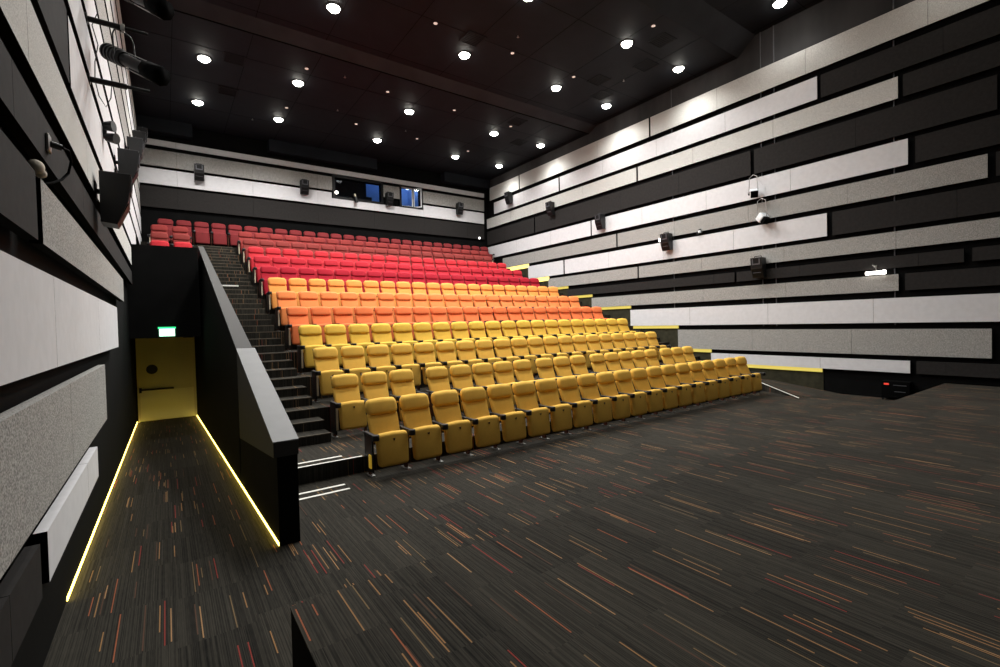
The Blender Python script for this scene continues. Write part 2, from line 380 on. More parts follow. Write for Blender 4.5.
LEFT = {
 1: [(F0,22.45,'pale flecked','just under the ceiling')],
 2: [(F0,22.45,'white','high up')],
 3: [(F0,22.45,'pale flecked','high up')],
 4: [(F0,22.45,'grey flecked','above the upper lighting bar')],
 5: [(F0,22.45,'white','crossed by the upper lighting bar')],
 6: [(F0,22.45,'white','just under the upper lighting bar')],
 7: [(F0,5.62,'charcoal','nearest the stage'),(5.70,17.5,'white','running to the rear')],
 8: [(F0,14.7,'pale flecked','ending over the exit door')],
 9: [(F0,14.6,'charcoal','below the nearest loudspeaker')],
 10:[(F0,4.02,'charcoal','nearest the stage'),(4.17,11.40,'grey flecked','starting at the foam ball')],
 11:[(F0,9.72,'white','broad and bright')],
 12:[(F0,7.55,'grey flecked','broad band at knee height')],
 13:[(3.905,6.48,'white','short piece near the floor'),(F0,3.70,'charcoal','nearest the stage')]}
for r_, L_ in LEFT.items():
    for a, b2, col, wh in L_: panel('left', r_, a, b2, col, wh)
# rear wall
def bpanel(x0, x1, z0, z1, col, label, seam=2.66, off=.57):
    m = MB(); cuts = runs_of(x0, x1, seam, off)
    for a, b2 in zip(cuts, cuts[1:]): m.box(a+(.003 if a > x0 else 0), b2-(.003 if b2 < x1 else 0), BY-.1, BY-.045, z0, z1)
    m.box(x0+.05, x1-.05, BY-.05, BY-.001, z0+.04, z1-.04, 1)
    tag(m.build('acoustic_panel', [MATP[col], M_gap]), label, 'acoustic panel', 'acoustic panels of the rear wall')
bpanel(-.6, 15.03, 9.35, 9.57, 'white', 'thin white acoustic strip, topmost on the rear wall')
bpanel(-.6, 6.55, 8.57, 9.19, 'grey flecked', 'grey flecked acoustic panel left of the projection window')
bpanel(9.05, 9.90, 8.60, 9.19, 'grey flecked', 'small grey flecked panel between the two projection windows')
bpanel(11.2, 15.02, 8.57, 9.19, 'grey flecked', 'grey flecked acoustic panel right of the projection window')
m = MB(); cuts = runs_of(-.63, 15.0, 2.66, .57)
for a, b2 in zip(cuts, cuts[1:]): m.box(a+.003, b2-.003, BY-.1, BY-.045, 7.86, 8.20)
for x0, x1 in ((-.63, 6.52), (11.2, 15.0)):
    cuts = runs_of(x0, x1, 2.66, .57)
    for a, b2 in zip(cuts, cuts[1:]): m.box(a+.003, b2-.003, BY-.1, BY-.045, 8.20, 8.46)
m.box(-.5, 14.9, BY-.05, BY-.001, 7.9, 8.15, 1)
tag(m.build('acoustic_panel', [M_white, M_gap]), 'long white acoustic panel under the projection windows, notched around them', 'acoustic panel', 'acoustic panels of the rear wall')
bpanel(-.66, 14.98, 6.97, 7.76, 'charcoal', 'broad charcoal acoustic panel just above the top row')

# conduits on the right wall
for y, wh in ((10.43,'above the fourth loudspeaker'),(7.29,'rear one of a close pair'),(6.90,'front one of a close pair'),(4.03,'nearest the stage')):
    m = MB(); m.tube([(RX-.022,y,1.9),(RX-.022,y,10.5 if y > 8 else 10.95)], .016, 8)
    tag(m.build('conduit', M_conduit), 'thin grey vertical conduit on the right wall, %s' % wh, 'conduit', 'conduits on the right wall')

# ------------------------------------------------------------------ LED strips
def led(x0, x1, y0, y1, z0, z1, label, m=M_led):
    b = MB(); b.box(x0, x1, y0, y1, z0, z1); o = b.build('led_strip', m)
    tag(o, label, 'led strip', 'yellow led strips'); return o
b = MB(); b.hexa([(LX,TUN+.05,.001),(LX+.006,TUN+.05,.001),(LX+.006,DOORY,RAMP+.001),(LX,DOORY,RAMP+.001),(LX,TUN+.05,.03),(LX+.006,TUN+.05,.03),(LX+.006,DOORY,RAMP+.03),(LX,DOORY,RAMP+.03)])
tag(b.build('led_strip', M_led), 'yellow light strip along the floor at the left wall of the passage', 'led strip', 'yellow led strips')
b = MB(); b.hexa([(fx(TUN)-.008,TUN+.02,.001),(fx(TUN)-.002,TUN+.02,.001),(fx(DOORY)-.002,DOORY,RAMP+.001),(fx(DOORY)-.008,DOORY,RAMP+.001),(fx(TUN)-.008,TUN+.02,.03),(fx(TUN)-.002,TUN+.02,.03),(fx(DOORY)-.002,DOORY,RAMP+.03),(fx(DOORY)-.008,DOORY,RAMP+.03)])
tag(b.build('led_strip', M_led), 'yellow light strip along the floor at the foot of the parapet', 'led strip', 'yellow led strips')
steps = [(13,5.66,9.0,'from the front row ramp'),(12,9.0,10.26,'second step up from the ramp'),(11,10.26,12.39,'third step up from the ramp'),(10,12.39,14.47,'beside the fourth row'),(9,14.47,15.96,'beside the lowest orange rows'),(8,15.96,17.28,'beside the upper orange rows'),(7,17.28,18.81,'beside the lower red rows'),(6,18.81,20.9,'highest and farthest back')]
for r_, a, b2, wh in steps:
    z = ROWZ[r_][0]
    led(RX-.06, RX-.022, a+.02, b2-.02, z-(.2 if r_ in (6,7) else .11), z-.004, 'yellow glowing strip under the %s panel, right wall, %s' % (ORD[r_], wh), M_led_hot if r_ in (6,7) else M_led_wall)  # strips made tall: the glow on the wall is put into them
# dado boards on the right wall below the strips (visible dark wall panels that catch the glow)
for r_, a, b2, wh in steps:
    zb = max(0, ROWZ[r_+1][0] - .3) if r_ < 13 else 0
    m = MB(); m.box(RX-.02, RX+.002, a, b2, max(0, zb), ROWZ[r_][0]-.002)
    struct(m.build('trim_%d' % (20+r_), M_dado), 'dark dado board lit by the strip under the %s panel' % ORD[r_], 'dado')

# white nosing strips
def strip(x0, x1, y0, y1, z, label, vert=False):
    m = MB(); m.box(x0, x1, y0, y1, z, z+.006)
    tag(m.build('nosing_strip', M_nose), label, 'nosing strip', 'white strips marking the steps')
strip(1.09, 1.97, 6.58, 6.63, 0, 'white strip on the floor before the stairs, nearer the steps')
strip(1.09, 1.97, 6.37, 6.42, 0, 'white strip on the floor before the stairs, nearer the stage')
strip(1.09, 2.12, 7.20, 7.25, .235, 'white strip on the lowest stair platform, set back from its edge')
strip(1.09, 2.36, 7.0, 7.04, .235, 'white nosing on the edge of the lowest stair platform')
m = MB(); m.box(PX1, 1.86, riser(9)-.008, riser(9)+.05, deck(9)-.035, deck(9)+.006)
tag(m.build('nosing_strip', M_nose), 'bright white nosing halfway up the upper aisle stairs', 'nosing strip', 'white strips marking the steps')
#strip(1.09, 1.75, riser(9), riser(9)+.06, deck(9), 'bright white nosing halfway up the upper aisle stairs')
m = MB(); m.hexa([(13.72,5.69,.001),(13.76,5.69,.001),(14.42,6.99,.236),(14.38,6.99,.236),(13.72,5.69,.008),(13.76,5.69,.008),(14.42,6.99,.244),(14.38,6.99,.244)])
tag(m.build('nosing_strip', M_nose), 'white strip along the edge of the right hand ramp', 'nosing strip', 'white strips marking the steps')

# ------------------------------------------------------------------ exit door and sign
d = empty('door_1', (0, DOORY+.02, RAMP)); struct(d, 'cream exit door at the end of the passage, lit yellow from below', 'door')
m = MB(); m.box(-.66, .66, .0, .05, .01, 2.33); m.build('leaf', M_door, d)
m = MB(); m.box(-.64, .64, -.006, .0, .03, .88); m.build('kick_plate', M_kick, d)
m = MB(); m.box(-.70, -.66, -.04, .06, 0, 2.38); m.box(.66, .70, -.04, .06, 0, 2.38); m.box(-.66, .66, -.04, .06, 2.33, 2.38); m.build('door_frame', M_door, d)
m = MB(); m.tube([(-.35,-.012,1.48),(-.35,.0,1.48)], .135, 24); m.build('porthole', M_plastic, d)
m = MB(); m.rbox(-.66,.15,-.07,-.03,.885,.935,.012); m.box(-.66,-.60,-.07,0,.83,.97); m.box(.10,.15,-.05,0,.89,.93)
m.build('push_bar', M_plastic, d)
m = MB(); m.rbox(.42,.68,-.09,-.02,2.36,2.43,.01); m.build('door_closer', M_matte, d)
s = empty('exit_sign', (.035, WY, 2.067)); s.scale = (.88,.88,.88); tag(s, 'glowing green and white exit sign above the door', 'exit sign')
m = MB(); m.box(-.21,.21,-.07,0,.215,.265); m.build('top_rail', M_green, s)
m = MB(); m.box(-.185,.185,-.055,-.015,0,.215); m.build('sign_face', M_greenface, s)
m = MB(); m.box(-.19,.19,-.015,0,.0,.22); m.build('back_plate', M_matte, s)

# ------------------------------------------------------------------ cinema seats
def seat_fabric(name, rgb): return mat(name, rgb, .85, spec=.2, noise=(25, .98, 1.02), bump=(400, .08))
FAB = {1:seat_fabric('yellow_fabric_front',(236,187,84)),2:seat_fabric('yellow_fabric_second',(236,187,84)),3:seat_fabric('yellow_fabric_third',(236,187,84)),4:seat_fabric('yellow_fabric_fourth',(230,186,76)),
       5:seat_fabric('deep_orange_fabric',(228,120,70)),6:seat_fabric('orange_fabric',(230,134,76)),7:seat_fabric('light_orange_fabric',(232,150,76)),
       8:seat_fabric('crimson_fabric',(158,26,42)),9:seat_fabric('red_fabric',(172,36,48)),10:seat_fabric('bright_red_fabric',(184,44,52)),
       11:seat_fabric('rust_red_fabric',(126,50,46)),12:seat_fabric('dark_red_fabric',(132,48,45)),13:seat_fabric('deep_red_fabric',(118,40,42))}
COL = {1:'yellow',2:'yellow',3:'yellow',4:'yellow',5:'deep orange',6:'orange',7:'light orange',8:'crimson',9:'red',10:'bright red',11:'rust red',12:'dark red',13:'deep red'}
def recline(x, y, z): return (x, y + (z-1.05)*(.30 if z > .86 else .30) - (max(0, .86-z))*.16, z)
def head_fn(x, y, z):
    k = abs(x)/.25
    if z > .99: z -= .045*k**4
    y2 = y + .022*k**3            # front face slightly wrapped
    return recline(x*(1.0 if z > .9 else .985), y2, z)
def back_fn(x, y, z):
    return recline(x*(.93+.07*min(1,(z-.45)/.4)), y + .012*(abs(x)/.24)**3, z)
def pan_fn(x, y, z):
    k = abs(x)/.24
    if z > .54: z -= .04*k**5
    if z < .24: x *= .96
    bul = .02*(1-k*k)
    return (x, y - bul*(1 if y < -.42 else 0) - (.6-z)*.10, z)
parts = {}
def seat_meshes():
    m = MB(); m.rbox(-.25,.25,-.135,.0,.842,1.085,.064,4,head_fn); parts['headrest'] = m
    m = MB(); m.rbox(-.245,.245,-.085,.0,.46,.862,.035,3,back_fn); parts['backrest'] = m
    m = MB(); m.rbox(-.235,.235,-.002,.025,.42,1.05,.012,2,recline); parts['back_shell'] = m
    m = MB(); m.rbox(-.243,.243,-.53,-.41,.145,.635,.05,3,pan_fn); parts['seat_pan'] = m
    m = MB(); m.tube([(0,-.566,.532),(0,-.535,.532)], .024, 3); parts['button'] = m
seat_meshes()
def arm_mb(x):
    m = MB(); m.rbox(x-.03, x+.03, -.56, -.15, .585, .628, .018, 2)
    m.tube([(x,-.575,.552),(x,-.575,.556),(x,-.575,.628),(x,-.575,.634)], [.046,.052,.054,.048], 14); return m
def leg_mb(x):
    m = MB(); m.rbox(x-.02, x+.02, -.44, -.2, .14, .60, .015, 2); m.box(x-.018, x+.018, -.36, -.28, .01, .16); return m
def foot_mb(x):
    m = MB(); m.box(x-.035, x+.035, -.44, -.22, 0, .014); m.tube([(x-.015,-.41,.014),(x-.015,-.41,.03)], .012, 6); m.tube([(x+.015,-.26,.014),(x+.015,-.26,.03)], .012, 6); return m
def endp_mb(x, s):
    m = MB(); m.rbox(x-.02 if s < 0 else x-.01, x+.01 if s < 0 else x+.02, -.47, -.14, .06, .62, .012, 2); return m
def edge_mb(x, s):
    m = MB(); m.rbox(x-.012, x+.026, -.485, -.465, .14, .54, .006, 2); return m
MESH = {}
def mesh_of(key, mb, material, name):
    if key not in MESH:
        o = mb.build(name, material); me = o.data; bpy.data.objects.remove(o); MESH[key] = me
    return MESH[key]
mesh_of('headrest', parts['headrest'], M_plastic, 'headrest'); mesh_of('backrest', parts['backrest'], M_plastic, 'backrest')
mesh_of('back_shell', parts['back_shell'], M_plastic, 'back_shell'); mesh_of('seat_pan', parts['seat_pan'], M_plastic, 'seat_pan')
mesh_of('button', parts['button'], M_button, 'button')
for side, sx in (('l', -.285), ('r', .285)):
    mesh_of('arm'+side, arm_mb(sx), M_plastic, 'armrest'); mesh_of('leg'+side, leg_mb(sx), M_wood, 'leg'); mesh_of('foot'+side, foot_mb(sx), M_steel, 'foot_plate')
    mesh_of('end'+side, endp_mb(sx, -1 if side == 'l' else 1), M_plastic, 'side_panel'); mesh_of('edge'+side, edge_mb(sx, 0), M_cream, 'edge_strip')
mb = MB(); mb.rbox(-.322,-.300,-.44,-.35,.12,.32,.01,2); mesh_of('lamp', mb, M_brass, 'aisle_lamp')

def link(name, me, parent, fabric=None):
    o = bpy.data.objects.new(name, me); C.objects.link(o); o.parent = parent
    if fabric: o.material_slots[0].link = 'OBJECT'; o.material_slots[0].material = fabric
    return o
def make_seat(row, loc, label, group, right_arm=False, left_end=False, right_end=False, lamp=False):
    t = empty('cinema_seat', loc); tag(t, label, 'cinema seat', group)
    fb = FAB[row]
    link('headrest', MESH['headrest'], t, fb); link('backrest', MESH['backrest'], t, fb); link('back_shell', MESH['back_shell'], t)
    p = link('seat_pan', MESH['seat_pan'], t, fb); link('button', MESH['button'], p)
    for side, on in (('l', True), ('r', right_arm)):
        if not on: continue
        link('armrest', MESH['arm'+side], t); l = link('leg', MESH['leg'+side], t); link('foot_plate', MESH['foot'+side], l)
        if (side == 'l' and left_end) or (side == 'r' and right_end):
            e = link('side_panel', MESH['end'+side], t)
            if row > 1: link('edge_strip', MESH['edge'+side], e)
    if lamp: link('aisle_lamp', MESH['lamp'], t)
    return t
NUM = ['first','second','third','fourth','fifth','sixth','seventh','eighth','ninth','tenth','eleventh','twelfth','thirteenth','fourteenth','fifteenth','sixteenth','seventeenth','eighteenth','nineteenth','twentieth','twenty-first','twenty-second','twenty-third','twenty-fourth','twenty-fifth','twenty-sixth']
RN = {1:'front row',2:'second row, the one with gaps',3:'third row',4:'fourth row',5:'fifth row',6:'sixth row',7:'seventh row',8:'eighth row',9:'ninth row',10:'tenth row',11:'eleventh row',12:'twelfth row',13:'top row'}
GR = {k: '%s tip-up seats of the %s' % (COL[k], RN[k].split(',')[0]) for k in RN}
def seat_label(row, i, n, xs='from the left'):
    pos = NUM[i] if i < n-1 else 'last'
    if pos == 'last': return '%s tip-up seat at the right end of the %s' % (COL[row], RN[row].split(',')[0])
    if i == 0 and row != 13: return '%s tip-up seat on the left aisle in the %s' % (COL[row], RN[row].split(',')[0])
    return '%s tip-up seat, %s %s in the %s' % (COL[row], pos, xs, RN[row].split(',')[0])
row2 = [2.69,3.25,3.81, 4.60,5.165,5.73,6.295,6.86, 7.54,8.11,8.68, 9.40,9.965,10.53,11.095,11.66, 12.39,12.95,13.51]
breaks = {2,7,10,15}
for row in range(1, 14):
    z = 0 if row == 1 else deck(row); y = ROWY[row]
    if row == 2:
        for i, x in enumerate(row2):
            make_seat(2, (x, y, z), seat_label(2, i, 19), GR[2], right_arm=(i in breaks or i == 18), left_end=(i == 0), right_end=(i == 18))
        continue
    if row == 13:
        xs = [.135 + .585*i for i in range(26)]
        for i, x in enumerate(xs):
            make_seat(13, (x, y, z), seat_label(13, i, 26), GR[13], right_arm=(i == 25), left_end=(i in (0,)), right_end=(i in (25,)))
        continue
    n = 21 if row == 12 else 20
    for i in range(n):
        make_seat(row, (2.686 + .56*i, y, z), seat_label(row, i, n), GR[row], right_arm=(i == n-1), left_end=(i == 0), right_end=(i == n-1), lamp=(row == 1 and i == 0))
for row in (10, 11, 12):
    for i, x in enumerate((-.06, .56)):
        make_seat(row, (x, ROWY[row], deck(row)), '%s seat above the exit door, %s, %s' % (COL[row], 'wall side' if i == 0 else 'stairs side', {10:'lowest row there',11:'second row up there',12:'third row up there'}[row]), 'seats of the small left block', right_arm=(i == 1), left_end=(i == 0))

# ------------------------------------------------------------------ loudspeakers
def speaker(loc, rz, label, group, tilt=.12):
    """local: wall behind at +y, front towards -y"""
    t = empty('loudspeaker', loc, rz); tag(t, label, 'loudspeaker', group)
    m = MB(); h = .30
    # wedge cabinet: deep at the top, shallower at the foot
    m.prism([(-.34,h),(-.05,h),(-.05,-h+.02),(-.20,-h),(-.31,-.02)], 'x', -.165, .165); m.build('cabinet', M_plastic, t)
    g = MB(); g.prism([(-.345,h-.02),(-.338,h-.02),(-.305,0.0),(-.312,-.01)], 'x', -.15, .15); g.build('upper_grille', M_matte, t)
    g = MB(); g.prism([(-.316,-.04),(-.304,-.04),(-.20,-h+.03),(-.21,-h+.02)], 'x', -.15, .15); g.build('lower_grille', M_matte, t)
    g = MB(); g.prism([(-.352,h-.03),(-.335,h-.03),(-.322,.09),(-.339,.09)], 'x', -.12, -.085); g.prism([(-.352,h-.03),(-.335,h-.03),(-.322,.09),(-.339,.09)], 'x', .085, .12); g.prism([(-.341,.13),(-.325,.13),(-.321,.09),(-.337,.09)], 'x', -.085, .085); g.build('horn_trim', M_conduit, t); g = MB(); g.box(-.12,.12,-.27,-.262,-.155,-.135); g.build('badge_line', M_conduit, t)
    g = MB(); g.box(-.165,.165,-.345,-.05,h,h+.008); g.build('top_plate', M_conduit, t)
    g = MB(); g.tube([(0,-.06,.1),(0,.0,.1)], .03, 10); g.box(-.09,.09,-.012,0,-.0,.2); g.tube([(-.1,-.2,h+.06),(.1,-.2,h+.06)], .012, 8); g.tube([(-.1,-.2,h),(-.1,-.2,h+.06)], .012, 8); g.tube([(.1,-.2,h),(.1,-.2,h+.06)], .012, 8); g.build('bracket', M_matte, t)
    return t
SP = [(20.1,8.75),(16.83,7.51),(13.73,6.30),(10.55,4.98),(7.3,3.70)]
wn = ['farthest back and highest','second from the rear','middle one of five','fourth from the rear','nearest the stage and lowest']
for (y, z), n_ in zip(SP, wn):
    speaker((RX-.1, y, z), -PI/2, 'black wedge loudspeaker on the right wall, %s' % n_, 'loudspeakers on the right wall')
for (y, z), n_ in zip(SP, wn):
    speaker((LX+.11, y, z + (.06 if y < 12 else 0)), PI/2, 'black wedge loudspeaker on the left wall, %s' % n_, 'loudspeakers on the left wall')
for x, n_ in ((1.3,'leftmost of the four'),(5.28,'left of the projection window'),(9.27,'between the projection windows'),(13.3,'rightmost of the four')):
    speaker((x, BY-.1, 8.46), 0, 'black wedge loudspeaker on the rear wall, %s' % n_, 'loudspeakers on the rear wall')

# ------------------------------------------------------------------ ceiling lamps
def ceil_z(y):
    for y0, y1, z in CZ:
        if y0 <= y <= y1: return z
    return 10.6
def downlight(x, y, label, power=1.0):
    z = ceil_z(y)
    t = empty('downlight', (x, y, z)); tag(t, label, 'downlight', 'lit ceiling downlights')
    m = MB(); m.tube([(0,0,.05),(0,0,-.02)], .20, 24, caps=False); m.tube([(0,0,-.02),(0,0,-.021)], [.20,.165], 24, caps=False); m.build('trim_ring', M_matte, t)
    m = MB(); m.tube([(0,0,-.004),(0,0,-.02),(0,0,-.05),(0,0,-.08),(0,0,-.1),(0,0,-.107)], [.165,.162,.145,.108,.06,.012], 24); m.build('lens', M_lens, t)
    l = bpy.data.lights.new('downlight_beam', 'SPOT'); l.energy = 930*power; l.spot_size = math.radians(150); l.spot_blend = .75; l.shadow_soft_size = .16; l.color = (1,.985,.955)
    lo = bpy.data.objects.new('downlight_beam', l); C.objects.link(lo); lo.location = (0,0,-.29); lo.parent = t
    return t
rowsL = [(19.93,'rear row'),(16.63,'second row from the rear'),(12.57,'third row from the rear'),(9.42,'fourth row from the rear'),(6.30,'fifth row from the rear'),(2.6,'unseen row added above the stage')]  # front lamps out of view, stage row among them, are added for light
colsL = [(1.2,'by the left wall'),(3.84,'second from the left'),(7.8,'middle of the row'),(11.7,'second from the right'),(14.3,'by the right wall')]
for y, rn in rowsL:
    for x, cn in colsL:
        if x < 2 and (y > 11 and y < 15 or y < 5): continue
        px = x - (.12 if (x > 10 and 9 < y < 13) else 0)
        downlight(px, y, 'round lit ceiling downlight, %s, %s' % (rn, cn), {19.93:.62,16.63:.74,12.57:1.0,9.42:.78,6.30:.24,2.6:.08}[y] * (.62 if x < 2 and y < 12 else .75 if x < 2 else .3 if x > 13 else 1.05))
for x, y, n_ in ((6.35,11.7,'over the middle seats'),(3.87,15.6,'near the left lit lamps'),(3.9,18.75,'rear left'),(6.55,15.65,'centre left'),(6.5,18.8,'rear centre left'),(9.2,18.9,'rear centre'),(9.2,15.65,'centre'),(11.85,19.0,'rear right'),(9.0,11.7,'above the orange rows'),(11.6,11.7,'front right'),(11.9,15.7,'right'),(11.55,8.45,'nearest the stage')):
    z = ceil_z(y); t = empty('small_downlight', (x,y,z)); tag(t, 'small unlit round ceiling lamp, %s' % n_, 'small lamp', 'small unlit ceiling lamps')
    m = MB(); m.tube([(0,0,.03),(0,0,-.012)], .075, 16, caps=False); m.build('trim_ring', M_matte, t)
    m = MB(); m.tube([(0,0,-.002),(0,0,-.010)], .055, 16); m.build('lens', M_small, t)
for x, y, n_ in ((12.36,8.75,'near the right wall, front'),(12.5,11.4,'near the right wall, middle'),(1.95,16.2,'near the left wall'),(11.87,15.2,'right of centre'),(13.25,16.9,'right, rear'),(7.6,11.75,'centre'),(2.0,18.5,'rear left'),(13.1,9.9,'front, beside a lit lamp'),(13.4,12.1,'beside the right wall lamps')):
    z = ceil_z(y); t = empty('ceiling_vent', (x,y,z)); tag(t, 'square black ceiling vent, %s' % n_, 'vent', 'square ceiling vents')
    m = MB(); m.box(-.3,.3,-.3,-.25,-.015,.0); m.box(-.3,.3,.25,.3,-.015,0); m.box(-.3,-.25,-.25,.25,-.015,0); m.box(.25,.3,-.25,.25,-.015,0); m.build('frame', M_vent, t)
    m = MB()
    for k in range(7): m.box(-.25,.25,-.235+.07*k,-.20+.07*k,-.010,.0)
    m.box(-.25,.25,-.25,.25,-.001,.002,0); m.build('grille', M_vent, t)
for x, y in ((5.0,15.4),(8.4,18.3),(13.2,10.9),(5.5,17.9),(3.0,20.4),(8.6,10.9)):
    z = ceil_z(y); m = MB(); m.tube([(x,y,z),(x,y,z-.05)], .014, 8); m.tube([(x,y,z-.05),(x,y,z-.055)], .035, 10)
    tag(m.build('sprinkler', M_steel), 'tiny metal ceiling sprinkler head', 'sprinkler', 'ceiling sprinkler heads')

# ------------------------------------------------------------------ projection windows
wnd = empty('window_1', (0,BY,0)); struct(wnd, 'wide dark projection booth window with blue light at its right', 'window')
m = MB()
def frame(m, x0, x1, z0, z1, w_, d0=-.12, d1=.1):
    m.box(x0,x1,d0,d1,z0,z0+w_); m.box(x0,x1,d0,d1,z1-w_,z1); m.box(x0,x0+w_,d0,d1,z0+w_,z1-w_); m.box(x1-w_,x1,d0,d1,z0+w_,z1-w_)
frame(m, 6.58, 9.03, 8.21, 9.30, .10); m.build('window_frame', M_matte, wnd)
m = MB(); m.box(6.68,8.93,.10,.108,8.31,9.2); m.build('pane', M_glass, wnd)
wnd = empty('window_2', (0,BY,0)); struct(wnd, 'blue-lit projection booth window with a white sash standing open', 'window')
m = MB(); frame(m, 9.93, 11.16, 8.21, 9.32, .07); m.build('window_frame', M_matte, wnd)
m = MB(); frame(m, 10.0, 10.64, 8.28, 9.25, .035, -.04, .02); m.build('inner_frame', M_pvc, wnd)
m = MB(); m.box(10.035,10.605,-.012,-.006,8.315,9.215); m.build('pane', M_glass, wnd)
sash = MB(); frame(sash, 0, .42, 0, .98, .05, -.02, .02)
so = sash.build('open_sash', M_pvc, wnd, (10.70,-.02,8.27), (0,0,math.radians(-38)))
m = MB(); m.box(.05,.37,-.004,.004,.05,.93); m.build('sash_pane', M_glass, so)
m = MB(); m.box(10.64,10.70,-.03,.1,8.28,9.25); m.build('mullion', M_matte, wnd)
# booth lights
for x, e_, col in ((9.2, 9, (.45,.66,1)), (10.9, 26, (.6,.78,1))):
    l = bpy.data.lights.new('booth_lamp', 'POINT'); l.energy = e_; l.color = col; l.shadow_soft_size = .2
    t = empty('booth_lamp', (x, 23.7, 9.9)); tag(t, 'round booth ceiling lamp seen through the %s projection window' % ('left' if x < 10 else 'right'), 'lamp', 'projection booth lamps')
    lo = bpy.data.objects.new('booth_bulb', l); C.objects.link(lo); lo.parent = t; lo.location = (0,0,-.2)
    m = MB(); m.tube([(0,0,.3),(0,0,-.08)], .14, 16); m.build('lamp_body', M_pvc, t)
def small_lamp(loc, r, label, lit=True, cat='small lamp'):
    t = empty('wall_lamp', loc); tag(t, label, cat)
    m = MB(); m.rbox(-r,r,-r,r,-r,r,r,4); m.build('bulb', M_bright if lit else M_pvc, t)
    m = MB(); m.box(-r*.6,r*.6,r*.5,r*2.2 if r > .04 else .1,-r*.6,r*.6); m.build('mount', M_matte, t)
small_lamp((6.72, BY-.18, 8.47), .075, 'bright white lamp at the lower left corner of the projection window')
small_lamp((14.62, BY-.14, 7.02), .055, 'tiny bright lamp low in the right rear corner')

# ------------------------------------------------------------------ stage lamps
def axis_obj(name, p, q):
    """an Empty at p whose local -Y points to q"""
    d_ = (Vector(q)-Vector(p)).normalized(); t = empty(name, p)
    t.rotation_euler = d_.to_track_quat('-Y', 'Z').to_euler(); return t
def profile_spot(p, q, clamp, label):
    t = empty('stage_spotlight', p); tag(t, label, 'stage spotlight', 'profile spotlights on the left wall')
    P, Q = Vector(p), Vector(q); d_ = (Q-P); L = d_.length; d_.normalize()
    def at(s_): return tuple(d_*s_*L)
    m = MB(); m.tube([at(0),at(.05),at(.1),at(.33),at(.36)], [.045,.072,.085,.092,.08], 16); m.build('lamp_housing', M_matte, t)
    for s0 in (.03,.1,.17,.24,.31):
        pass
    m = MB()
    for s0 in (.06,.12,.18,.24,.30): m.tube([at(s0),at(s0+.02)], .098, 16)
    m.build('cooling_fins', M_plastic, t)
    m = MB(); m.tube([at(.36),at(.72)], .068, 16); m.build('lens_tube', M_matte, t)
    m = MB(); m.tube([at(.70),at(.72),at(.74),at(1.0),at(1.0),at(.76)], [.069,.07,.1,.108,.10,.095], 8, caps=False); m.tube([at(.75),at(.76)], .094, 8); m.build('front_holder', M_gap, t)
    n_ = d_.orthogonal().normalized(); w_ = Vector((-d_.y, d_.x, 0)).normalized()
    c0 = d_*.36*L; top = Vector(clamp)-P
    pts = [c0 + w_*.12, c0 + w_*.12 + (top-c0)*.65, top + w_*.09 - Vector((0,0,.06)), top - Vector((0,0,.04)), top - w_*.09 - Vector((0,0,.06)), c0 - w_*.12 + (top-c0)*.65, c0 - w_*.12]
    m = MB(); m.tube(pts, .008, 8); m.build('yoke', M_matte, t)
    m = MB(); m.tube([top-Vector((0,0,.05)), top+Vector((0,0,.04))], .022, 8); m.tube([top+Vector((-.02,0,0)),top+Vector((.02,0,0))], .045, 10); m.build('hook_clamp', M_steel, t)
    up = Vector((0,0,1)); up = (up - d_*up.dot(d_)).normalized()
    m = MB()
    for sgn in (-1, 1): m.tube([Vector(at(.34))+up*.085*sgn+w_*.03, Vector(at(.95))+up*.10*sgn+w_*.03], .006, 6)
    m.build('guide_rods', M_steel, t)
BZ = (5.81, 5.12)
for z, n_ in ((BZ[0],'upper'),(BZ[1],'lower')):
    m = MB(); m.tube([(LX+.0,7.2,z),(-.28,7.2,z)], .032, 12); m.tube([(-.28,7.2,z),(-.06,7.2,z)], .020, 12); m.tube([(LX,7.2,z),(LX+.115,7.2,z)], .062, 14)
    tag(m.build('lighting_bar', M_matte), '%s black bar sticking out of the left wall for spotlights' % n_, 'lighting bar', 'lighting bars on the left wall')
m = MB(); m.tube([(LX,7.2,6.585),(-.02,7.2,6.585)], .03, 12); m.tube([(LX,7.2,6.585),(LX+.115,7.2,6.585)], .07, 14)
tag(m.build('lighting_bar', M_matte), 'topmost black bar on the left wall, at the edge of the view', 'lighting bar', 'lighting bars on the left wall')
profile_spot((-.486,7.45,5.61), (.06,6.75,5.14), (-.30,7.2,5.81), 'black profile spotlight with open barrel hanging from the upper left bar')
profile_spot((-.338,7.45,6.41), (.117,6.75,5.92), (-.2,7.2,6.585), 'black profile spotlight at the very top left of the view')
# looped cable
CABLE = [(-0.54, 7.35, 5.97), (-0.59, 7.35, 5.824), (-0.543, 7.35, 5.606), (-0.577, 7.35, 5.397), (-0.584, 7.35, 5.184), (-0.553, 7.35, 5.004), (-0.493, 7.35, 4.889), (-0.443, 7.35, 5.009), (-0.426, 7.35, 5.227)]
m = MB(); m.tube(CABLE, .006, 6); tag(m.build('cable', M_plastic), 'thin looping cable hanging down the left wall beside the bars', 'cable')
